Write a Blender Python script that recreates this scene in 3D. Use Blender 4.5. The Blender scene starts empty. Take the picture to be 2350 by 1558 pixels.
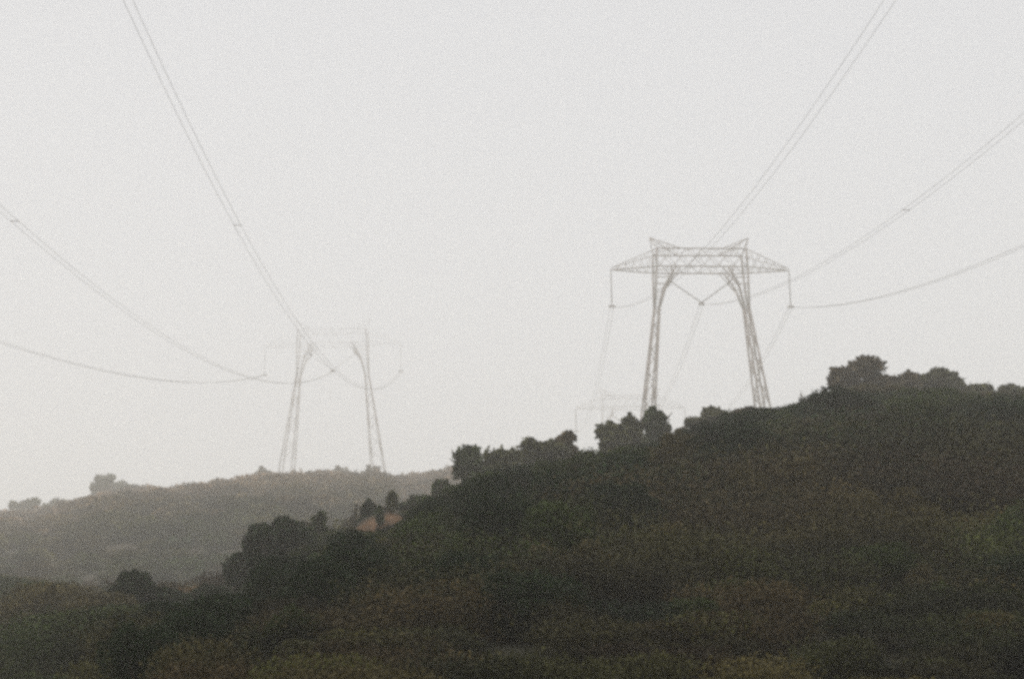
import bpy, math, random
import numpy as np

S = bpy.context.scene
COL = S.collection

# ------------------------------------------------------------------ camera
LENS_PX = 4896.0                 # focal length in pixels of a 2350 px wide frame
PITCH, ROLL, EYE = math.radians(14.0), math.radians(1.0), 1.7
cam_d = bpy.data.cameras.new('camera')
cam = bpy.data.objects.new('camera', cam_d)
COL.objects.link(cam)
cam_d.sensor_width = 36.0
cam_d.lens = 36.0 * LENS_PX / 2350.0
cam_d.clip_start = 0.5
cam_d.clip_end = 4000
from mathutils import Matrix, Vector
cam.matrix_world = Matrix.Translation((0, 0, EYE)) @ Matrix.Rotation(math.pi / 2 + PITCH, 4, 'X') @ Matrix.Rotation(-ROLL, 4, 'Z')
S.camera = cam

# ------------------------------------------------------------------ sky, sun, exposure
SUN_EL, SUN_AZ = math.radians(38), math.radians(-60)
W = bpy.data.worlds.new('World')
S.world = W
W.use_nodes = True
wn, wl = W.node_tree.nodes, W.node_tree.links
wn.clear()
sky = wn.new('ShaderNodeTexSky')
sky.sky_type = 'NISHITA'
sky.sun_disc = False
sky.sun_elevation = SUN_EL
sky.sun_rotation = SUN_AZ
sky.dust_density = 4.0
b1 = wn.new('ShaderNodeBackground'); b1.inputs['Strength'].default_value = 0.05
wl.new(sky.outputs['Color'], b1.inputs['Color'])
b2 = wn.new('ShaderNodeBackground')          # the closed cloud layer over it
b2.inputs['Strength'].default_value = 1.0
tc = wn.new('ShaderNodeTexCoord'); sx = wn.new('ShaderNodeSeparateXYZ'); rp = wn.new('ShaderNodeValToRGB')
wl.new(tc.outputs['Generated'], sx.inputs[0]); wl.new(sx.outputs['Z'], rp.inputs[0]); wl.new(rp.outputs['Color'], b2.inputs['Color'])
rp.color_ramp.elements[0].position = .05; rp.color_ramp.elements[0].color = (1.00, 1.04, 1.12, 1)
lowc = rp.color_ramp.elements.new(.0); lowc.color = (0, 0, 0, 1); lowc = rp.color_ramp.elements.new(.012); lowc.color = (1.00, 1.04, 1.12, 1)
rp.color_ramp.elements[-1].position = .85; rp.color_ramp.elements[-1].color = (2.0, 2.03, 2.08, 1)
midc = rp.color_ramp.elements.new(.46); midc.color = (0.715, 0.737, 0.80, 1)
mx = wn.new('ShaderNodeMixShader'); mx.inputs[0].default_value = 0.94
wo = wn.new('ShaderNodeOutputWorld')
wl.new(b1.outputs[0], mx.inputs[1]); wl.new(b2.outputs[0], mx.inputs[2]); wl.new(mx.outputs[0], wo.inputs['Surface'])

sl = bpy.data.lights.new('sun', 'SUN')
sl.energy = 1.0; sl.angle = math.radians(20); sl.color = (1.0, 0.84, 0.66)
so = bpy.data.objects.new('sun', sl); COL.objects.link(so)
sd = Vector((math.sin(SUN_AZ) * math.cos(SUN_EL), math.cos(SUN_AZ) * math.cos(SUN_EL), math.sin(SUN_EL)))
so.rotation_euler = sd.to_track_quat('Z', 'Y').to_euler()

S.view_settings.view_transform = 'Standard'
S.view_settings.look = 'None'
S.view_settings.exposure = 0.0
S.view_settings.gamma = 1.0
S.render.engine = 'CYCLES'
S.cycles.use_denoising = False
S.cycles.use_adaptive_sampling = False
S.cycles.max_bounces = 14
S.cycles.diffuse_bounces = 2
S.cycles.volume_bounces = 12
S.cycles.transparent_max_bounces = 8
S.cycles.filter_width = 3.4
HAZE = 0.0021

# ------------------------------------------------------------------ helpers
def tag(o, label=None, cat=None, group=None, kind=None):
    if label: o['label'] = label
    if cat: o['category'] = cat
    if group: o['group'] = group
    if kind: o['kind'] = kind
    return o

def empty(name, loc, rz=0.0):
    o = bpy.data.objects.new(name, None); COL.objects.link(o)
    o.location = loc; o.rotation_euler = (0, 0, rz); o.empty_display_size = 1
    return o

def mesh_obj(name, V, F, mat, parent=None, tint=None, smooth=False):
    """V (n,3) array, F (m,4) quads"""
    V = np.asarray(V, np.float32); F = np.asarray(F, np.int32)
    me = bpy.data.meshes.new(name)
    me.vertices.add(len(V)); me.vertices.foreach_set('co', V.ravel())
    me.loops.add(F.size); me.loops.foreach_set('vertex_index', F.ravel())
    me.polygons.add(len(F)); me.polygons.foreach_set('loop_start', np.arange(0, F.size, F.shape[1], dtype=np.int32))
    if smooth: me.polygons.foreach_set('use_smooth', np.ones(len(F), bool))
    if tint is not None:
        a = me.attributes.new('tint', 'FLOAT_COLOR', 'POINT')
        c = np.ones((len(V), 4), np.float32); c[:, :3] = tint
        a.data.foreach_set('color', c.ravel())
    me.update(calc_edges=True)
    me.materials.append(mat)
    o = bpy.data.objects.new(name, me); COL.objects.link(o)
    if parent: o.parent = parent
    return o

class MB:                                     # collects bars into one mesh
    def __init__(s): s.V = []; s.F = []; s.n = 0
    def bar(s, a, b, w, w2=None, sides=4):
        a = np.array(a, float); b = np.array(b, float); w2 = w if w2 is None else w2
        d = b - a; L = np.linalg.norm(d)
        if L < 1e-6: return
        d /= L
        u = np.cross(d, (0, 0, 1.0)) if abs(d[2]) < .95 else np.cross(d, (0, 1.0, 0))
        u /= np.linalg.norm(u); v = np.cross(d, u)
        t = np.arange(sides) * 2 * math.pi / sides + math.pi / sides
        k = .5 / math.cos(math.pi / sides)
        ring = np.cos(t)[:, None] * u + np.sin(t)[:, None] * v
        s.V += [a + ring * w * k, b + ring * w2 * k]
        n = s.n
        for i in range(sides):
            j = (i + 1) % sides
            s.F.append((n + i, n + j, n + sides + j, n + sides + i))
        if sides == 4:
            s.F.append((n + 3, n + 2, n + 1, n)); s.F.append((n + 4, n + 5, n + 6, n + 7))
        s.n += 2 * sides
    def tube(s, pts, rad, sides=6):
        pts = np.asarray(pts, float); rad = np.broadcast_to(rad, (len(pts),))
        T = np.gradient(pts, axis=0); T /= np.linalg.norm(T, axis=1)[:, None]
        ref = np.array([1.0, 0.01, 0]) if abs(T[:, 0]).max() < .9 else np.array([0, 0, 1.0])
        U = np.cross(T, ref); U /= np.linalg.norm(U, axis=1)[:, None]; Vv = np.cross(T, U)
        t = np.arange(sides) * 2 * math.pi / sides
        R = pts[:, None] + rad[:, None, None] * (np.cos(t)[None, :, None] * U[:, None] + np.sin(t)[None, :, None] * Vv[:, None])
        s.V.append(R.reshape(-1, 3)); n = s.n
        for k in range(len(pts) - 1):
            for i in range(sides):
                j = (i + 1) % sides
                s.F.append((n + k * sides + i, n + k * sides + j, n + (k + 1) * sides + j, n + (k + 1) * sides + i))
        s.n += len(pts) * sides
    def build(s, name, mat, parent=None, smooth=False):
        return mesh_obj(name, np.vstack(s.V), s.F, mat, parent, smooth=smooth)

_c, _s = math.cos(ROLL), math.sin(ROLL)
def ray(px, py):                               # direction through a photo pixel, scaled to y = 1
    X, Y = px - 1175.0, py - 779.0
    X, Y = _c * X - _s * Y, _s * X + _c * Y
    d = np.array([X / LENS_PX, math.cos(PITCH) + Y / LENS_PX * math.sin(PITCH), math.sin(PITCH) - Y / LENS_PX * math.cos(PITCH)])
    return d / d[1]
def at(px, py, y):
    return ray(px, py) * y + np.array([0, 0, EYE])

_wr = np.random.default_rng(5)
_wk = [(_wr.normal(size=2), _wr.uniform(0, 6.28)) for _ in range(60)]
def wave(x, y, scale, o=0, n=7):               # smooth wandering noise, about -1..1
    r = 0
    for i in range(n):
        k, p = _wk[(o * 7 + i) % 60]
        k = k / np.linalg.norm(k) * (0.7 + 0.25 * i)
        r = r + np.sin((x * k[0] + y * k[1]) / scale * 3.0 + p + 1.3 * np.sin((x * k[1] - y * k[0]) / scale * 1.7 + p * 2))
    return r / n * 1.6

# ------------------------------------------------------------------ terrain heights
KN = .46                          # metres per depth unit on the near hill
NEAR = [(-300,1325,330),(0,1330,300),(100,1350,240),(200,1372,170),(260,1392,125),(330,1398,98),(400,1400,92),(480,1394,90),(560,1365,93),
        (620,1325,95),(700,1262,99),(760,1238,105),(870,1222,110),(940,1198,114),(1000,1172,118),(1100,1114,122),(1190,1092,124),
        (1250,1080,126),(1350,1066,129),(1400,1056,130),(1530,1032,135),(1620,1000,142),(1700,970,150),(1760,957,155),(1850,945,158),
        (1910,915,160),(2000,903,165),(2200,920,170),(2350,924,175),(2700,940,180)]
FAR = [(-300,1215),(0,1190),(150,1180),(250,1140),(400,1132),(600,1104),(750,1098),(870,1102),(930,1115),(1050,1088),(1200,1100),(1500,1100),(2700,1100)]
nt = np.array([ray(a, b)[0] for a, b, c in NEAR]); ne = np.array([ray(a, b)[2] for a, b, c in NEAR]); nd = np.array([c for a, b, c in NEAR], float) * KN
ft = np.array([ray(a, b)[0] for a, b in FAR]); fe = np.array([ray(a, b + 2)[2] for a, b in FAR])
YB = 107.5 * KN
OX = float(ray(868, 1215)[0] * YB)
def sst(a, b, x):
    t = np.clip((x - a) / (b - a), 0, 1); return t * t * (3 - 2 * t)
def height(x, y):
    x = np.asarray(x, float); y = np.asarray(y, float)
    yy = np.maximum(y, 5.0); ta = x / yy
    yc = np.interp(ta, nt, nd); Ec = np.interp(ta, nt, ne)
    s = np.clip((yy - 2) / (yc - 2), 0, 1)
    En = Ec * (1 - (1 - s) ** 2.6) * (1 - .1 * sst(0, 60, yy - yc))
    hn = EYE + yy * En - 1.7 * (1 - s) ** 8
    hn = hn * (1 - sst(340, 560, yy)) * (1 - sst(.32, .75, np.abs(ta)))
    Ef = np.interp(ta, ft, fe)
    s = np.clip((yy - 28) / 272, 0, 1)
    Ev = Ef * (1 - (1 - s) ** 5.5) * np.where(yy > 300, 1 - .1 * ((yy - 300) / 300) ** 2, 1)
    hf = yy * Ev * (1 - sst(490, 850, yy)) * (1 - sst(.34, .8, np.abs(ta)))
    h = np.maximum(hn, hf)
    bank = .46 * np.exp(-((x - OX) / .6) ** 4) * sst(YB - .9, YB + .2, y + .2 * np.sin(x * 4)) * (1 - sst(YB + 2, YB + 6, y))
    h = h + bank
    rough = sst(12, 40, yy) * np.clip(yy / 150, .15, 1.2)
    h = h + rough * (.35 * wave(x, y, 9, 1) + .15 * wave(x, y, 3, 2))
    return np.where(y < 5, np.minimum(h, .3), h)

# ------------------------------------------------------------------ materials
def new_mat(name, rough=.9):
    m = bpy.data.materials.new(name); m.use_nodes = True
    n, l = m.node_tree.nodes, m.node_tree.links
    b = n['Principled BSDF']; b.inputs['Roughness'].default_value = rough
    b.inputs['Specular IOR Level'].default_value = .15
    return m, n, l, b

def leaf_mat():
    m, n, l, b = new_mat('foliage', .8)
    a = n.new('ShaderNodeAttribute'); a.attribute_name = 'tint'
    g = n.new('ShaderNodeNewGeometry')
    nz = n.new('ShaderNodeTexNoise'); nz.inputs['Scale'].default_value = .9; nz.inputs['Detail'].default_value = 3
    l.new(g.outputs['Position'], nz.inputs['Vector'])
    hs = n.new('ShaderNodeHueSaturation')
    mr = n.new('ShaderNodeMapRange'); mr.inputs[1].default_value = .3; mr.inputs[2].default_value = .7; mr.inputs[3].default_value = .65; mr.inputs[4].default_value = 1.4
    l.new(nz.outputs['Fac'], mr.inputs[0]); l.new(mr.outputs[0], hs.inputs['Value'])
    l.new(a.outputs['Color'], hs.inputs['Color']); l.new(hs.outputs['Color'], b.inputs['Base Color'])
    return m
LEAF = leaf_mat()

def bark_mat():
    m, n, l, b = new_mat('bark', .95)
    nz = n.new('ShaderNodeTexNoise'); nz.inputs['Scale'].default_value = 6
    r = n.new('ShaderNodeValToRGB'); r.color_ramp.elements[0].color = (.03, .023, .016, 1); r.color_ramp.elements[1].color = (.09, .07, .05, 1)
    l.new(nz.outputs['Fac'], r.inputs[0]); l.new(r.outputs[0], b.inputs['Base Color'])
    return m
BARK = bark_mat()

def steel_mat():
    m, n, l, b = new_mat('galvanised_steel', .6)
    b.inputs['Metallic'].default_value = .3
    nz = n.new('ShaderNodeTexNoise'); nz.inputs['Scale'].default_value = .8; nz.inputs['Detail'].default_value = 4
    r = n.new('ShaderNodeValToRGB'); r.color_ramp.elements[0].color = (.14, .10, .085, 1); r.color_ramp.elements[1].color = (.26, .22, .205, 1)
    r.color_ramp.elements[0].position = .35; r.color_ramp.elements[1].position = .65
    l.new(nz.outputs['Fac'], r.inputs[0]); l.new(r.outputs[0], b.inputs['Base Color'])
    return m
STEEL = steel_mat()
def plain(name, c, rough=.6, metal=0):
    m, n, l, b = new_mat(name, rough); b.inputs['Metallic'].default_value = metal
    nz = n.new('ShaderNodeTexNoise'); nz.inputs['Scale'].default_value = 2
    mr = n.new('ShaderNodeMix'); mr.data_type = 'RGBA'
    mr.inputs[6].default_value = (*[v * .8 for v in c], 1); mr.inputs[7].default_value = (*c, 1)
    l.new(nz.outputs['Fac'], mr.inputs[0]); l.new(mr.outputs[2], b.inputs['Base Color'])
    return m
GLASS = plain('insulator_glaze', (.07, .06, .055), .35)
WIRE = plain('aluminium_wire', (.14, .14, .14), .6, .3)
CONC = plain('concrete', (.3, .29, .27), .9)

OCHRE = at(866, 1220, YB - .3)
def ground_mat():
    m, n, l, b = new_mat('hillside_soil', .95)
    g = n.new('ShaderNodeNewGeometry')
    def noise(sc, det=5):
        z = n.new('ShaderNodeTexNoise'); z.inputs['Scale'].default_value = sc; z.inputs['Detail'].default_value = det
        l.new(g.outputs['Position'], z.inputs['Vector']); return z
    n1 = noise(.12); n2 = noise(1.6)
    r = n.new('ShaderNodeValToRGB')
    r.color_ramp.elements[0].color = (.014, .014, .006, 1); r.color_ramp.elements[0].position = .35
    r.color_ramp.elements[1].color = (.034, .024, .012, 1); r.color_ramp.elements[1].position = .68
    l.new(n1.outputs['Fac'], r.inputs[0])
    mx = n.new('ShaderNodeMix'); mx.data_type = 'RGBA'; mx.blend_type = 'MULTIPLY'; mx.inputs[0].default_value = 1
    r2 = n.new('ShaderNodeValToRGB'); r2.color_ramp.elements[0].color = (.5, .5, .5, 1); r2.color_ramp.elements[1].color = (1.3, 1.25, 1.2, 1)
    l.new(n2.outputs['Fac'], r2.inputs[0]); l.new(r.outputs[0], mx.inputs[6]); l.new(r2.outputs[0], mx.inputs[7])
    # bare ochre cutting
    vd = n.new('ShaderNodeVectorMath'); vd.operation = 'DISTANCE'; vd.inputs[1].default_value = tuple(OCHRE)
    l.new(g.outputs['Position'], vd.inputs[0])
    ad = n.new('ShaderNodeMath'); ad.operation = 'MULTIPLY_ADD'; ad.inputs[1].default_value = 1.1
    l.new(n2.outputs['Fac'], ad.inputs[0]); l.new(vd.outputs['Value'], ad.inputs[2])
    mr = n.new('ShaderNodeMapRange'); mr.inputs[1].default_value = .95; mr.inputs[2].default_value = 1.5; mr.inputs[3].default_value = 1; mr.inputs[4].default_value = 0
    l.new(ad.outputs[0], mr.inputs[0])
    n3 = noise(4.5, 6)
    r3 = n.new('ShaderNodeValToRGB'); r3.color_ramp.elements[0].color = (.07, .04, .02, 1); r3.color_ramp.elements[0].position = .42
    r3.color_ramp.elements[1].color = (.125, .068, .034, 1); r3.color_ramp.elements[1].position = .62
    l.new(n3.outputs['Fac'], r3.inputs[0])
    m2 = n.new('ShaderNodeMix'); m2.data_type = 'RGBA'
    l.new(mr.outputs[0], m2.inputs[0]); l.new(mx.outputs[2], m2.inputs[6]); l.new(r3.outputs[0], m2.inputs[7])
    l.new(m2.outputs[2], b.inputs['Base Color'])
    bp = n.new('ShaderNodeBump'); bp.inputs['Strength'].default_value = .6; bp.inputs['Distance'].default_value = .3
    l.new(n2.outputs['Fac'], bp.inputs['Height']); l.new(bp.outputs[0], b.inputs['Normal'])
    return m
SOIL = ground_mat()

# ------------------------------------------------------------------ ground sheet
def spaced(parts):
    r = [parts[0][0]]
    for a, b, st in parts:
        k = max(1, int(round((b - a) / st))); r += list(np.linspace(a, b, k + 1)[1:])
    return np.array(r)
gx = spaced([(-700, -200, 25), (-200, -80, 4), (-80, -40, 1.0), (-40, -8, .6), (-8, 1, .22), (1, 40, .6), (40, 80, 1.0), (80, 200, 4), (200, 700, 25)])
gy = spaced([(-340, 0, 20), (0, 5, 1), (5, 44, .5), (44, 56, .22), (56, 100, .6), (100, 130, 1.2), (130, 330, 2.0), (330, 520, 6), (520, 900, 20)])
GX, GY = np.meshgrid(gx, gy)
GZ = height(GX, GY)
V = np.stack([GX, GY, GZ], -1).reshape(-1, 3)
nx_, ny_ = len(gx), len(gy)
i, j = np.meshgrid(np.arange(nx_ - 1), np.arange(ny_ - 1)); q = (j * nx_ + i).ravel()
F = np.stack([q, q + 1, q + nx_ + 1, q + nx_], -1)
tag(mesh_obj('terrain', V, F, SOIL, smooth=True), kind='structure')

# ------------------------------------------------------------------ foliage
PAL = np.array([(.011, .021, .003), (.020, .030, .004), (.034, .034, .007), (.046, .033, .011), (.060, .036, .014), (.014, .027, .007)])
def leaf_cloud(rng, rx, ry, rz, n, leaf, lumps=9, sprigs=0.15, fill=.3, lump_r=(.3, .5)):
    """n small leaf faces spread over overlapping clumps inside an ellipsoid standing on z=0; returns centres (n,3)"""
    c = []; r = []
    for k in range(lumps):
        while True:
            p = rng.uniform(-1, 1, 3)
            if p @ p < 1: break
        p *= .68; q = rng.uniform(*lump_r)
        c.append(p); r.append(q)
    c = np.array(c); r = np.array(r)
    w = r ** 2; idx = rng.choice(lumps, n, p=w / w.sum())
    d = rng.normal(size=(n, 3)); d /= np.linalg.norm(d, axis=1)[:, None]
    rad = 1 - np.abs(rng.normal(0, fill, n)); rad = np.clip(rad, 0, 1)
    far = rng.random(n) < sprigs; rad[far] *= rng.uniform(1.0, 1.15, far.sum())
    bump = 1 + .16 * np.sin(d[:, 0] * 7 + idx * 1.7) * np.sin(d[:, 1] * 6 + idx) + .12 * np.sin(d[:, 2] * 9 + idx * 2.3)
    P = c[idx] + d * (r[idx] * rad * bump)[:, None]
    P = P * np.array([rx, ry, rz]); P[:, 2] += rz * .92
    P = P[P[:, 2] > 0.02]
    return P
def leaf_quads(rng, P, leaf):
    n = len(P)
    a = rng.normal(size=(n, 3)); a /= np.linalg.norm(a, axis=1)[:, None]
    b = np.cross(a, rng.normal(size=(n, 3))); b /= np.linalg.norm(b, axis=1)[:, None]
    s = leaf * rng.uniform(.55, 1.35, (n, 1)); t = s * rng.uniform(.45, .8, (n, 1))
    V = np.stack([P - a * s, P - b * t * .8, P + a * s, P + b * t], 1)
    return V.reshape(-1, 3).astype(np.float32)
def leaf_tris(rng, P, leaf):
    n = len(P)
    a = rng.normal(size=(n, 3)); a /= np.linalg.norm(a, axis=1)[:, None]
    b = np.cross(a, rng.normal(size=(n, 3))); b /= np.linalg.norm(b, axis=1)[:, None]
    s = leaf * rng.uniform(.7, 1.5, (n, 1)); t = s * rng.uniform(.7, 1.1, (n, 1))
    return np.stack([P - a * s * .9 - b * t * .5, P + a * s * .9 - b * t * .5, P + b * t], 1).reshape(-1, 3).astype(np.float32)
def quads(n): return np.arange(n * 4, dtype=np.int32).reshape(n, 4)

def col_for(rng, x, y):
    """foliage colour drifts over the hillside between green, olive and autumn brown"""
    v = wave(np.array(x), np.array(y), 16, 3) * .9 + wave(np.array(x), np.array(y), 5, 4) * .5 + rng.normal(0, .35, np.shape(x))
    t = np.clip((v + 1.35) / 2.7, 0, .999) * 4
    k = t.astype(int); f = (t - k)[..., None]
    order = np.array([0, 1, 2, 3, 4])
    C = PAL[order[k]] * (1 - f) + PAL[order[np.minimum(k + 1, 4)]] * f
    blue = (rng.random(np.shape(x)) < .06)[..., None]
    return np.where(blue, PAL[5] * np.ones_like(C), C)

def make_tree(name, label, cat, px, top, wpx, depth, seed, group=None, leaf=None, n=5200, col=None, stretch=1.0, lumps=22, lump_r=(.16, .38), sink=.25, trunk_h=0.0, fill=.36, sprigs=.22, tint_gain=1.0):
    rng = np.random.default_rng(seed)
    d = ray(px, top); x, y = d[0] * depth, float(depth)
    g = float(height(x, y)); ztop = d[2] * depth + EYE
    ppm = LENS_PX / (depth * 1.02)
    rx = wpx * 1.34 / ppm / 2
    sink *= min(1, depth / 90); H = max(ztop - g + sink, .5)
    root = empty(name, (x, y, g - .02), rng.uniform(0, .5))
    tag(root, label, cat, group)
    th = trunk_h * H
    rz = (H - th) / 1.92
    leaf = leaf or max(.03, depth * .0012)
    P = leaf_cloud(rng, rx, rx * .9 * stretch, rz, n, leaf, lumps, sprigs, fill, lump_r)
    zt = np.percentile(P[:, 2], 99.3); P[:, 2] *= (H - th) / zt
    P[:, 2] += th - sink * .5
    V = leaf_quads(rng, P, leaf)
    c = np.array(col) if col is not None else col_for(rng, np.array([x]), np.array([y]))[0]
    tint = c * tint_gain * np.exp(rng.normal(0, .3, (len(P), 1)))
    mesh_obj('crown' if cat == 'tree' else 'foliage', V, quads(len(P)), LEAF, root, np.repeat(tint, 4, 0))
    mb = MB(); r0 = .05 + .03 * H
    pts = [np.array([0, 0, -.3])]
    for k in range(1, 5): pts.append(pts[-1] + np.array([rng.normal(0, .05 * H), rng.normal(0, .05 * H), (H * .62 + .3) / 4]))
    mb.tube(pts, np.linspace(r0, r0 * .4, 5), 7)
    for k in range(7):
        b = pts[rng.integers(1, 5)]; a = rng.uniform(0, 6.28)
        e = b + np.array([math.cos(a) * rx * .75, math.sin(a) * rx * .7, rng.uniform(.12, .42) * H])
        e[2] = min(e[2], H * .85)
        m_ = (b + e) / 2 + np.array([0, 0, -.05 * H])
        mb.tube([b, m_, e], [r0 * .45, r0 * .3, r0 * .12], 5)
    mb.build('trunk' if cat == 'tree' else 'stem', BARK, root, smooth=True)
    return root

# loose scrub covering the slopes: nobody could count it
def scrub(name, label, xs, ys, hs, ws, leafs, npl, seed, warm=0.0):
    rng = np.random.default_rng(seed)
    protos = []
    for k in range(10):
        P = leaf_cloud(rng, 1, 1, .55, npl, 1, rng.integers(5, 10), .05, .25, (.32, .55))
        P[:, 2] /= np.percentile(P[:, 2], 99); P = P[P[:, 2] < 1.05]
        protos.append(P)
    Vs = []; Ts = []
    g = height(xs, ys); C = col_for(rng, xs, ys)
    C = (C * (1 - warm * sst(115, 250, ys)[:, None]) + np.array([.17, .086, .034]) * warm * sst(115, 250, ys)[:, None]) * np.exp(rng.normal(0, .48, (len(xs), 1)).clip(-1.1, .75) + .14 * wave(xs, ys, 9, 5)[:, None] - .1)
    for x, y, z, h, w, lf, c in zip(xs, ys, g, hs, ws, leafs, C):
        cap = y * .0008; rep = 1
        if lf > cap: rep = min(26, int(math.ceil((lf / cap) ** 2))); lf = max(cap, lf / math.sqrt(rep))
        P = np.vstack([protos[rng.integers(10)] * ((-1) ** q_, 1, 1 - .02 * q_) for q_ in range(rep)])
        a = rng.uniform(0, 6.28); ca, sa = math.cos(a), math.sin(a)
        Q = np.empty_like(P)
        Q[:, 0] = (P[:, 0] * ca - P[:, 1] * sa) * w + x; Q[:, 1] = (P[:, 0] * sa + P[:, 1] * ca) * w + y
        Q[:, 2] = P[:, 2] * h + z - .1 * min(w, 1.6)
        # follow the slope under it
        Vs.append(leaf_tris(rng, Q, lf))
        Ts.append(np.repeat(c * np.exp(rng.normal(0, .2, (len(P), 1))), 3, 0))
    V = np.vstack(Vs); T = np.vstack(Ts)
    o = mesh_obj(name, V, np.arange(len(V), dtype=np.int32).reshape(-1, 3), LEAF, None, T)
    tag(o, label, 'scrub', kind='stuff')
    return o

rng = np.random.default_rng(11)
N = 4500
ta = rng.uniform(-.33, .33, N * 5); yy = np.sqrt(rng.uniform(9 ** 2, 146 ** 2, N * 5))
ycr = np.interp(ta, nt, nd)
keep = yy < ycr + 4
xs = ta * yy
keep &= ~((np.abs(xs / yy * YB - OX) < .45 + .25 * rng.random(N * 5)) & (yy > YB - 15) & (yy < YB + 3) & (rng.random(N * 5) < .86))
p = at(1800, 930, 156 * KN); keep &= ~((np.hypot((xs - p[0]) * .55, (yy - p[1]) * .35) < .9) & (rng.random(N * 5) < .45))
xs, ys, ycr = xs[keep][:N], yy[keep][:N], ycr[keep][:N]
edge = np.clip((ycr - ys) / 22, 0, 1)                    # lower growth along the ridge
hs = .36 * rng.uniform(.8, 1.5, len(xs)) * (1 + .3 * wave(xs, ys, 8, 6)) * (.55 + 1.1 * edge * rng.uniform(.3, 1, len(xs)))
ws = hs * rng.uniform(.75, 1.25, len(xs)) + .2
near = np.clip(ys / 30, .5, 1); hs = hs * near; ws = ws * near
big = (rng.random(len(xs)) < .3) & (ycr - ys > 11) & (ys > 18)
hs = np.where(big, hs * 1.75, hs); ws = np.where(big, ws * 1.9, ws)
huge = (rng.random(len(xs)) < .09) & (ycr - ys > 14) & (ys > 26)
hs = np.where(huge, hs * 1.4 + .2, hs); ws = np.where(huge, ws * 1.35 + .4, ws)
room = np.minimum(np.minimum(np.interp((xs - ws) / ys, nt, ne), np.interp((xs + ws) / ys, nt, ne)), np.interp(xs / ys, nt, ne)) * ys + EYE - height(xs, ys) + .0034 * ys     # growth stays below the ridge line
hs = np.minimum(hs, np.maximum(room, .0042 * ys)); ws = np.minimum(ws, hs * 1.8)
scrub('hillside_scrub', 'dense dark green and brown scrub covering the near hillside', xs, ys, hs, ws, np.maximum(np.clip(ys * .0006, .008, .1), .062 * ws), 1050, 21)

N = 2800
ta = rng.uniform(-.34, .03, N * 2); yy = np.sqrt(rng.uniform(45 ** 2, 325 ** 2, N * 2)); xs = ta * yy
ycr = np.interp(ta, nt, nd); keep = (yy > ycr + 6) & ((ta < -.06) | (yy > ycr + 150))
xs, ys = xs[keep][:N], yy[keep][:N]
hs = rng.uniform(1.5, 2.9, len(xs)) * np.clip(ys / 230, .35, 1) * (1 + .25 * wave(xs, ys, 14, 6)); ws = hs * rng.uniform(.8, 1.15, len(xs))
room = np.interp(xs / ys, ft, fe) * ys - height(xs, ys) + rng.uniform(1.6, 3.7, len(xs)) * ys / 300
hs = np.minimum(hs, np.maximum(room, 1.0)); ws = np.minimum(ws, hs * 1.6)
scrub('distant_wood', 'hazy low wood of round bushes covering the far hill', xs, ys, hs, ws, np.maximum(np.clip(ys * .0011, .07, .32), .1 * ws), 560, 22, .7)

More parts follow.
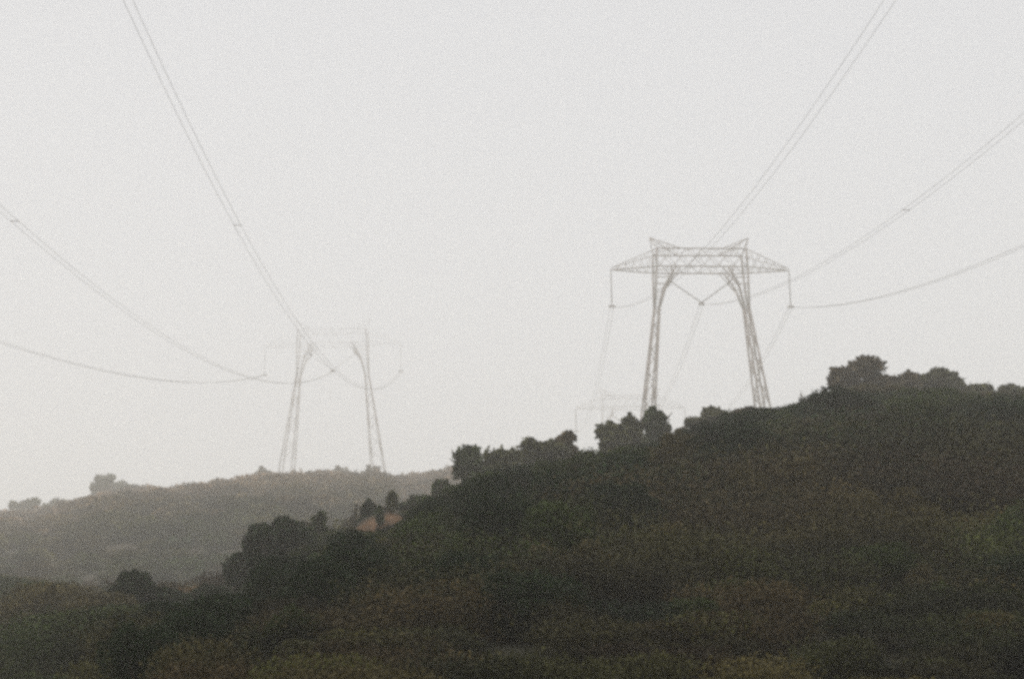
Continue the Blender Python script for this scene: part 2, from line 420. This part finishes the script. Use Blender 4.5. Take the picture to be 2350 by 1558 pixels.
DK = (.010, .020, .004); GR = (.032, .046, .011); OL = (.060, .060, .020); BR = (.078, .056, .026); RB = (.085, .056, .034)
trees = [
 # name, label, cat, px, top, width, depth, colour, kwargs
 ('shrub', 'upright dark shrub on the near ridge, where the far hill skyline ends behind it', 'shrub', 1082, 1030, 78, 121, GR, {}),
 ('shrub', 'ragged shrub with thin top just right of the upright dark one on the near ridge', 'shrub', 1146, 1036, 84, 123, OL, dict(fill=.5, n=3600)),
 ('shrub', 'broad flat-topped shrub between the two sky gaps of the near ridge', 'shrub', 1245, 1016, 108, 126, OL, {}),
 ('shrub', 'pointed shrub joined to the right side of the broad flat-topped one', 'shrub', 1298, 1001, 84, 127, BR, dict(n=3800)),
 ('shrub', 'loose leafy shrub in front of the faintest distant pylon', 'shrub', 1402, 979, 74, 130, OL, dict(fill=.45, n=4000)),
 ('shrub', 'green shrub just left of the shrub hiding the big pylon leg', 'shrub', 1447, 967, 70, 132, OL, {}),
 ('shrub', 'tall spiky shrub hiding the foot of the big pylon\'s left leg', 'shrub', 1500, 946, 66, 134, GR, dict(fill=.4)),
 ('shrub', 'two-headed bushy shrub on the ridge between the legs of the big pylon', 'shrub', 1636, 943, 104, 143, OL, {}),
 ('shrub', 'low round dark shrub just left of the big pylon\'s right foot', 'shrub', 1716, 946, 72, 149, BR, {}),
 ('tree', 'broad feathery tree crowning the highest point of the near ridge', 'tree', 1972, 836, 128, 162, BR, dict(n=7500, fill=.45, sprigs=.28)),
 ('shrub', 'small airy shrub against the sky on the left of the ridge-top tree', 'shrub', 1918, 850, 34, 160, BR, dict(n=1300, fill=.5)),
 ('shrub', 'rounded shrub sloping down right of the ridge-top tree', 'shrub', 2068, 864, 96, 165, BR, {}),
 ('tree', 'peaked dark tree on the ridge, second summit right of the highest tree', 'tree', 2158, 857, 100, 168, OL, dict(n=6200, sprigs=.25)),
 ('shrub', 'low shrub on the skyline right of the peaked tree', 'shrub', 2250, 888, 100, 171, OL, {}),
 ('shrub', 'rounded shrub where the skyline meets the right picture edge', 'shrub', 2330, 891, 90, 174, OL, {}),
 ('shrub', 'slim shrub poking up against the hazy hill just below the ridge end', 'shrub', 1014, 1108, 46, 117, GR, dict(n=2500, fill=.45)),
 ('shrub', 'rounded shrub on the slope between the slim shrub and the bare ochre bank', 'shrub', 962, 1146, 110, 114, GR, {}),
 ('shrub', 'small lone shrub standing against the hazy hill above the large dark bush', 'shrub', 732, 1181, 44, 101, GR, dict(n=2400)),
 ('shrub', 'large round dark green bush in front of the hazy hill', 'shrub', 640, 1201, 168, 89, DK, dict(n=15000, lumps=20)),
 ('shrub', 'dark bush on the lower left flank of the large round one', 'shrub', 575, 1262, 110, 91, DK, dict(n=6500)),
 ('shrub', 'tiny dark green bush on top of the bare ochre bank', 'shrub', 846, 1181, 40, 112, DK, dict(n=1800)),
 ('shrub', 'blackish bush at lower left where the near slope begins', 'shrub', 320, 1322, 180, 82, DK, dict(n=9000, lumps=14)),
 ('shrub', 'dark spreading bush between the blackish bush and the large round one', 'shrub', 462, 1348, 150, 86, DK, dict(n=8000)),
 ('shrub', 'dark hazy shrub at the left picture edge, low on the slope', 'shrub', 36, 1318, 90, 290, GR, dict(n=7000)),
 ('shrub', 'dark hazy shrub low on the slope, left of the blackish bush', 'shrub', 150, 1334, 90, 205, GR, dict(n=7000)),
 ('shrub', 'small pale shrub filling the dip left of the broad flat-topped one', 'shrub', 1186, 1068, 54, 124, OL, dict(n=2400)),
 ('shrub', 'low shrub in the sky gap between pointed shrub and loose leafy shrub', 'shrub', 1343, 1044, 46, 128, BR, dict(n=2000)),
 ('shrub', 'low shrub filling the dip right of the spiky shrub at the pylon foot', 'shrub', 1562, 992, 60, 138, BR, dict(n=2400)),
 ('shrub', 'tiny low bush growing on the lower face of the bare ochre bank', 'shrub', 872, 1210, 16, 106.6, GR, dict(n=900, sink=.05)),
 ('shrub', 'tiny bush at the right end of the bare ochre bank', 'shrub', 900, 1200, 20, 107.6, OL, dict(n=900, sink=.05)),
 ('tree', 'open-crowned lone tree rising above the far hill skyline, sky showing through', 'tree', 242, 1092, 58, 292, OL, dict(n=3000, trunk_h=.22, fill=.3, lumps=14, lump_r=(.24, .36), leaf=.2)),
 ('tree', 'round-topped tree near the left picture edge on the far skyline', 'tree', 58, 1146, 66, 296, OL, dict(n=1500, trunk_h=.25, leaf=.3)),
 ('tree', 'small round tree on the far skyline, between round-topped tree and lone tree', 'tree', 125, 1148, 52, 296, OL, dict(n=1200, trunk_h=.25, leaf=.3)),
 ('shrub', 'rounded far shrub directly right of the lone open-crowned tree', 'shrub', 297, 1108, 62, 294, OL, dict(n=1400, leaf=.3)),
 ('shrub', 'rounded far shrub just left of the hazy pylon\'s left leg', 'shrub', 606, 1077, 44, 296, BR, dict(n=1100, leaf=.3)),
 ('shrub', 'rounded far shrub midway between the hazy pylon\'s two legs', 'shrub', 782, 1074, 44, 296, BR, dict(n=1100, leaf=.3)),
 ('shrub', 'rounded far shrub at the foot of the hazy pylon\'s right leg', 'shrub', 856, 1073, 36, 296, BR, dict(n=1000, leaf=.3)),
]
for k, (nm, lb, ct, px, tp, w, dp, c, kw) in enumerate(trees):
    if dp < 200: dp *= KN
    make_tree(nm, lb, ct, px, tp, w, dp, 100 + k, col=c, **kw)

# rounded shrubs standing out of the scrub: three kinds, each built once and copied
KINDS = [((.008, .018, .003), 'blackish green rounded shrub rising out of the scrub on the near slope', 'blackish green shrubs on the near slope'),
         ((.030, .043, .007), 'mid green rounded shrub rising out of the scrub on the near slope', 'mid green shrubs on the near slope'),
         ((.068, .054, .017), 'olive brown rounded shrub rising out of the scrub on the near slope', 'olive brown shrubs on the near slope')]
protos = []
for k, (c, lb, gp) in enumerate(KINDS):
    for v in range(2):
        q_ = np.random.default_rng(300 + 10 * k + v)
        root = empty('shrub', (0, 0, 0)); tag(root, lb, 'shrub', gp)
        P = leaf_cloud(q_, 1, 1, .62, 15000, 1, 20, .12, .22, (.2, .42)); P[:, 2] *= 1.25 / np.percentile(P[:, 2], 99)
        t_ = np.array(c) * np.exp(q_.normal(0, .22, (len(P), 1)))
        mesh_obj('foliage', leaf_tris(q_, P, .026), np.arange(len(P) * 3, dtype=np.int32).reshape(-1, 3), LEAF, root, np.repeat(t_, 3, 0))
        mb = MB(); mb.tube([(0, 0, -.3), (.05, .02, .25), (.02, -.04, .6)], [.07, .05, .03], 7)
        for m_ in range(6):
            a = m_ * 1.05 + v; mb.tube([(.04, .01, .15 + .05 * m_), (math.cos(a) * .4, math.sin(a) * .4, .5), (math.cos(a) * .7, math.sin(a) * .65, .75)], [.035, .025, .01], 5)
        mb.build('stem', BARK, root, smooth=True)
        protos.append([root, False])
q_ = np.random.default_rng(77); spots = []
tries = 0
while len(spots) < 150 and tries < 20000:
    tries += 1
    t_ = q_.uniform(-.27, .27); y = math.sqrt(q_.uniform(17 ** 2, 108 ** 2)); yc_ = float(np.interp(t_, nt, nd))
    if y > yc_ - 5: continue
    sc = q_.uniform(.013, .027) * y * (1 if y < 60 else .8)
    top_room = float(np.interp(t_, nt, ne)) * y + EYE - float(height(t_ * y, y)) + .004 * y
    hz = min(sc * q_.uniform(1.0, 1.4), top_room / 1.25)
    if hz < .42 * sc: continue
    x = t_ * y
    if abs(t_ * YB - OX) < 1.35 and y > YB - 22: continue
    E_ = (float(height(x, y)) - EYE) / y
    if any(abs(t_ - a) < .010 and abs(E_ - b) < .008 for a, b in [(p_[4], p_[5]) for p_ in spots]): continue
    spots.append((x, y, sc, hz, t_, E_))
for n_, (x, y, sc, hz, t_, E_) in enumerate(spots):
    v = float(wave(np.array(x), np.array(y), 13, 3)) + q_.normal(0, .6)
    kind = 0 if v < -.1 else (1 if v < .55 else 2)
    p_ = protos[kind * 2 + n_ % 2]
    if not p_[1]:
        root = p_[0]; p_[1] = True
    else:
        root = p_[0].copy(); COL.objects.link(root)
        for ch in list(p_[0].children):
            c_ = ch.copy(); COL.objects.link(c_); c_.parent = root
    root.location = (x, y, float(height(x, y)) - .05 * sc); root.rotation_euler = (0, 0, q_.uniform(0, 6.28)); root.scale = (sc, sc * q_.uniform(.85, 1.15), hz)
for root, used in protos:
    if not used:
        for ch in list(root.children): bpy.data.objects.remove(ch)
        bpy.data.objects.remove(root)

# bare sapling on the ridge right of the big pylon
def sapling():
    d = ray(1840, 902); x, y = d[0] * 158 * KN, 158 * KN; g = float(height(x, y)); H = d[2] * 158 * KN + EYE - g
    root = empty('sapling', (x, y, g)); tag(root, 'thin bare sapling on the brown ridge right of the big pylon', 'sapling')
    mb = MB(); mb.tube([(0, 0, -.2), (.03, 0, H * .5), (-.02, 0, H)], [.05, .04, .015], 6); mb.build('stem', BARK, root)
    mb = MB(); r = random.Random(3)
    for k in range(4):
        z = H * (.5 + .12 * k); a = r.uniform(0, 6.28); L = .12 - .02 * k
        mb.tube([(0, 0, z), (math.cos(a) * L * .5, math.sin(a) * L * .5, z + .08), (math.cos(a) * L, math.sin(a) * L, z + .2)], [.012, .009, .006], 5)
    mb.build('branches', BARK, root)
sapling()

# ------------------------------------------------------------------ pylons
K = 1.037                       # tower unit: metres per 1/17 ... measured units
ARM = 12.6
def pylon(loc, rz, label, ext, legw, leg_thick, brace_thick, top):
    """loc: middle of the lower cross-beam chord; ext: leg length below it"""
    base_z = -ext
    root = empty('pylon', (loc[0], loc[1], loc[2] + base_z), rz)
    tag(root, label, 'pylon', 'lattice pylons of the two power lines')
    Z = -base_z                 # everything below is written relative to the beam, then lifted
    def L(p): return (p[0], p[1], p[2] + Z)
    D = 1.85                    # half depth of the beam
    HB = 2.6                    # beam height
    XL = 6.3
    A, B = leg_thick * top, brace_thick * top
    # cross-beam
    mb = MB()
    for y in (-D, D):
        mb.bar(L((-XL, y, 0)), L((XL, y, 0)), A); mb.bar(L((-XL, y, HB)), L((XL, y, HB)), A)
        nb = 6
        for k in range(nb):
            x0, x1 = -XL + 2 * XL * k / nb, -XL + 2 * XL * (k + 1) / nb
            mb.bar(L((x0, y, 0)), L((x1, y, HB)), B); mb.bar(L((x0, y, HB)), L((x1, y, 0)), B)
    for z in (0, HB):
        nb = 8
        for k in range(nb + 1):
            x = -XL + 2 * XL * k / nb
            mb.bar(L((x, -D, z)), L((x, D, z)), B * .8)
            if k < nb:
                x1 = x + 2 * XL / nb
                mb.bar(L((x, -D if k % 2 else D, z)), L((x1, D if k % 2 else -D, z)), B * .8)
    mb.build('cross_beam', STEEL, root)
    # side arms
    for s in (-1, 1):
        mb = MB(); tip = np.array([s * ARM, 0, -.05])
        for y in (-D, D):
            a0 = np.array([s * XL, y, 0]); a1 = np.array([s * XL, y, HB])
            mb.bar(L(a0), L(tip), A * .8); mb.bar(L(a1), L(tip + (0, 0, .25)), A * .5)
            for k in range(5):
                t0, t1 = k / 5.5, (k + .5) / 5.5
                p0 = a0 + (tip - a0) * t0; q0 = a1 + (tip - a1) * t1; p1 = a0 + (tip - a0) * (k + 1) / 5.5
                mb.bar(L(p0), L(q0), B * .7); mb.bar(L(q0), L(p1), B * .7)
        for k in range(1, 6):
            t = k / 6.
            for zz in (0, HB):
                a0 = np.array([s * XL, -D, zz]); p0 = a0 + (tip - a0) * t; p1 = p0 * (1, -1, 1)
                mb.bar(L(p0), L(p1), B * .7)
                if zz == 0 and k < 6:
                    a2 = np.array([s * XL, D, 0]); p2 = a2 + (tip - a2) * (k - 1) / 6.
                    mb.bar(L(p0), L(p2), B * .7)
        mb.build('side_arm', STEEL, root)
        # earth-wire horn
        mb = MB(); ht = np.array([s * 7.0, 0, HB + 2.1])
        for y in (-D, D):
            mb.bar(L((s * XL, y, HB)), L(ht), A * .6); mb.bar(L((s * 2.9, y, HB)), L(ht), A * .6)
            for k in range(1, 4):
                t = k / 4.
                p = np.array([s * 2.9, y, HB]); p = p + (ht - p) * t
                q_ = np.array([s * (2.9 + (XL - 2.9) * t), y, HB])
                mb.bar(L(p), L(q_), B * .6)
                t2 = (k - 1) / 4.
                mb.bar(L(p), L((s * (2.9 + (XL - 2.9) * t2 ), y, HB)), B * .6)
        mb.build('earth_wire_horn', STEEL, root)
        # leg
        A, B = leg_thick, brace_thick
        mb = MB()
        WZ = -5.5; wx = 6.3; wh = .34                         # waist
        spl = (7.95 - 6.3) / 14.3; growx = (legw - wh) / 14.3; 
        def leg_c(z):
            t = WZ - z
            return s * (wx + spl * t), wh + growx * t, .55 + (1.75 - .55) / 14.3 * t
        # above the waist: outer upright and inner raking brace
        for y in (-D, D):
            yw = .55 if y > 0 else -.55
            mb.bar(L((s * (wx + wh), yw, WZ)), L((s * (XL + .12), y, 0)), A)
            mb.bar(L((s * (XL + .1), y, 0)), L((s * XL, y, HB)), A)
            # inner brace curves in to the beam
            c0 = np.array([s * (wx - wh), yw, WZ]); c1 = np.array([s * 5.0, y * .8, -2.1]); c2 = np.array([s * 3.6, y, 0])
            mb.bar(L(c0), L(c1), A); mb.bar(L(c1), L(c2), A * .8)
            d1 = np.array([s * 4.2, y * .9, -1.6]); mb.bar(L(c1 + (s * .1, 0, -.6)), L(d1), A * .8); mb.bar(L(d1), L((s * 4.3, y, 0)), A * .6)
            mb.bar(L((s * 2.9, y, 0)), L(d1), B)
            prev = None
            for k in range(6):
                t = k / 5.5
                o_ = np.array([s * (wx + wh), yw, WZ]) * (1 - t) + np.array([s * (XL + .12), y, 0]) * t
                zz = o_[2]
                if zz < c1[2]: u = (zz - WZ) / (c1[2] - WZ); i_ = c0 * (1 - u) + c1 * u
                else: u = (zz - c1[2]) / -c1[2]; i_ = c1 * (1 - u) + c2 * u
                mb.bar(L(o_), L(i_), B * .8)
                if prev is not None: mb.bar(L(prev), L(i_ if k % 2 else o_), B * .8)
                prev = o_ if k % 2 else i_
        for t in (.25, .6):
            mb.bar(L((s * XL, -D * t - .3, WZ * (1 - t))), L((s * XL, D * t + .3, WZ * (1 - t))), B * .8)
        # lower lattice column
        corners = [(-1, -1), (1, -1), (1, 1), (-1, 1)]
        def cp(c, z):
            cx, hx, hy = leg_c(z); return np.array([cx + c[0] * hx, c[1] * hy, z])
        for c in corners: mb.bar(L(cp(c, WZ)), L(cp(c, base_z)), A)
        z = WZ; n = 0
        while z > base_z + .5:
            cx, hx, hy = leg_c(z); st = max(1.0, 1.9 * hx + .9); z2 = max(base_z, z - st)
            for a in range(4):
                c0, c1 = corners[a], corners[(a + 1) % 4]
                if a % 2 == 0:
                    if n % 2: c0, c1 = c1, c0
                    mb.bar(L(cp(c0, z)), L(cp(c1, z2)), B)
                elif n % 2 == 0:
                    z3 = max(base_z, z2 - st)
                    mb.bar(L(cp(c0, z)), L(cp(c1, z3)), B); mb.bar(L(cp(c1, z)), L(cp(c0, z3)), B)
            z = z2; n += 1
        mb.build('leg', STEEL, root)
        A, B = leg_thick * top, brace_thick * top
        for c in corners:
            mb = MB(); p_ = cp(c, base_z); mb.bar(L(p_ + (0, 0, -2.5)), L(p_ + (0, 0, .35)), .6, .45)
            mb.build('footing', CONC, root)
        # hanging insulator string
        t_ = tip + (0, 0, -.1)
        ins = MB(); ins.tube([L(t_ + (0, 0, -z)) for z in np.linspace(0, 5.0, 41)], [(.16 if k % 2 else .08) * top for k in range(41)], 8)
        io = ins.build('insulator_string', GLASS, root)
        y_ = MB(); b_ = t_ + (0, 0, -5.1)
        y_.bar(L(b_ + (-.5, 0, 0)), L(b_ + (.5, 0, 0)), .2 * top); y_.bar(L(b_ + (-.22, -.45, -.12)), L(b_ + (-.22, .45, -.12)), .16); y_.bar(L(b_ + (.22, -.45, -.12)), L(b_ + (.22, .45, -.12)), .16)
        y_.build('conductor_clamp', STEEL, io)
    # V string in the middle
    vb = np.array([0, 0, -4.75])
    for s in (-1, 1):
        a = np.array([s * 4.15, 0, -1.75]); pts = [a + (vb - a) * t for t in np.linspace(0, 1, 41)]
        ins = MB(); ins.tube([L(p_) for p_ in pts], [(.16 if k % 2 else .08) * top for k in range(41)], 8)
        io = ins.build('insulator_string', GLASS, root)
        hb = MB(); hb.bar(L((s * 4.2, -1.7, -1.65)), L((s * 4.2, 1.7, -1.65)), .14); hb.build('hanger', STEEL, io)
    y_ = MB(); y_.bar(L(vb + (-.4, 0, -.1)), L(vb + (.4, 0, -.1)), .22); y_.bar(L(vb + (-.22, -.45, -.22)), L(vb + (-.22, .45, -.22)), .16); y_.bar(L(vb + (.22, -.45, -.22)), L(vb + (.22, .45, -.22)), .16)
    y_.build('conductor_clamp', STEEL, root)
    ca, sa = math.cos(rz), math.sin(rz)
    R = []
    for p_ in ((-ARM, 0, -5.35), (0, 0, -5.05), (ARM, 0, -5.35)):
        R.append(np.array([loc[0] + p_[0] * ca, loc[1] + p_[0] * sa, loc[2] + p_[2]]))
    return R

def ext_for(loc):                # leg length that reaches the ground
    return loc[2] - float(height(loc[0], loc[1])) + .6

c1 = np.array([26.55, 288.0, 78.17 + 4.9])
c2 = np.array([-33.1, 382.4, 96.6])
c3 = at(1448, 987, 480.0) + (0, 0, 5.2)
A1 = pylon(c1, .078, 'largest and clearest lattice pylon, standing on the near ridge at right', ext_for(c1), .68, .24, .095, .62)
A2 = pylon(c2, -.042, 'hazy lattice pylon with faded crossbeam, behind the far hill at left', ext_for(c2), .98, .12, .045, .22)
A3 = pylon(c3, .05, 'faintest distant pylon, mostly hidden behind the near ridge shrubs', ext_for(c3), .95, .085, .035, .75)

# ------------------------------------------------------------------ conductors
def conductor(P0, d, n, S_, a, b, label, group, rad, spacers=(), gap=.26):
    """twin bundle from P0 along horizontal unit d for S_ metres, z = a s + b s^2"""
    root = empty('power_line', tuple(P0)); tag(root, label, 'power line', group)
    s = np.concatenate([[0], np.linspace(0, S_, n)[1:]])
    side = np.array([-d[1], d[0], 0])
    pts = s[:, None] * d + np.stack([0 * s, 0 * s, a * s + b * s * s], -1)
    for k in (-1, 1):
        mb = MB(); mb.tube(pts + side * gap * k, rad * np.clip(1.7 - s / 210, .75, 1.7), 6); mb.build('wire', WIRE, root, smooth=True)
    for sp in spacers:
        c = sp * d + np.array([0, 0, a * sp + b * sp * sp])
        mb = MB(); mb.bar(c - side * (gap + .04), c + side * (gap + .04), .04, .04)
        mb.bar(c - side * gap - d * .08, c - side * gap + d * .08, .06); mb.bar(c + side * gap - d * .08, c + side * gap + d * .08, .06)
        mb.build('spacer', STEEL, root)

WHERE = ('left arm', 'central V string', 'right arm')
G1, G2 = 'conductors of the right-hand power line', 'conductors of the left-hand power line'
d1 = np.array([math.sin(.0223), -math.cos(.0223), 0]); d2 = np.array([math.sin(.02185), -math.cos(.02185), 0])
LB1 = ['twin cable from the clearest pylon\'s left arm, climbing steeply to the top right',
       'twin cable from the clearest pylon\'s V string, rising to the upper right edge',
       'twin cable from the clearest pylon\'s right arm, lowest of three at the right edge']
LB2 = ['twin cable from the hazy pylon\'s left arm, lowest sagging one at the left edge',
       'twin cable from the hazy pylon\'s middle, reaching the left edge halfway up',
       'steep twin cable from the hazy pylon\'s right arm, running to the top left']
FIT1 = [(.0126, -.2767, .00039, .0115), (.0218, -.2677, .00040, .0125), (.0228, -.2739, .000417, .014)]
FIT2 = [(-.0092, -.2671, .000272, .018), (-.0041, -.2872, .000404, .017), (-.0013, -.3131, .000576, .018)]
SP1 = [(330,), (136,), (300,)]
SP2 = [(330,), (242,), (226,)]
for k in range(3):
    az, a_, b_, rad = FIT1[k]
    conductor(A1[k], np.array([math.sin(az), -math.cos(az), 0]), 160, 600, a_, b_, LB1[k], G1, rad, SP1[k])
    az, a_, b_, rad = FIT2[k]
    conductor(A2[k], np.array([math.sin(az), -math.cos(az), 0]), 180, 600, a_, b_, LB2[k], G2, rad, SP2[k])
# the next span of the right-hand line, from the big pylon back to the faint one
for k, lb in enumerate(['faint cable dropping behind from the clearest pylon\'s left arm to the faintest pylon',
                        'faint cable dropping behind from the clearest pylon\'s V string to the faintest pylon',
                        'faint cable dropping behind from the clearest pylon\'s right arm to the faintest pylon']):
    v = A3[k] - A1[k]; Lh = math.hypot(v[0], v[1]); dh = np.array([v[0] / Lh, v[1] / Lh, 0])
    sag = 5.0; b = 4 * sag / Lh ** 2; a = v[2] / Lh - b * Lh
    conductor(A1[k], dh, 60, Lh, a, b, lb, 'cables of the span behind the clearest pylon', .015, (), gap=.25)

# ------------------------------------------------------------------ haze
hm = bpy.data.materials.new('haze'); hm.use_nodes = True
hn_, hl_ = hm.node_tree.nodes, hm.node_tree.links
hn_.clear()
pv = hn_.new('ShaderNodeVolumePrincipled'); pv.inputs['Color'].default_value = (1.0, .975, .905, 1); pv.inputs['Density'].default_value = HAZE
pv.inputs['Anisotropy'].default_value = 0.25
ho = hn_.new('ShaderNodeOutputMaterial'); hl_.new(pv.outputs[0], ho.inputs['Volume'])
zlo = float(GZ.min()) - 4.5; zhi = 135.0
x0, x1, y0, y1 = -705, 705, -345, 905
hv = np.array([(x, y, z) for z in (zlo, zhi) for x, y in ((x0, y0), (x1, y0), (x1, y1), (x0, y1))], float)
hf = [(3, 2, 1, 0), (4, 5, 6, 7), (0, 1, 5, 4), (1, 2, 6, 5), (2, 3, 7, 6), (3, 0, 4, 7)]
tag(mesh_obj('haze', hv, hf, hm), 'pale even haze filling the valley air', 'haze', kind='stuff')
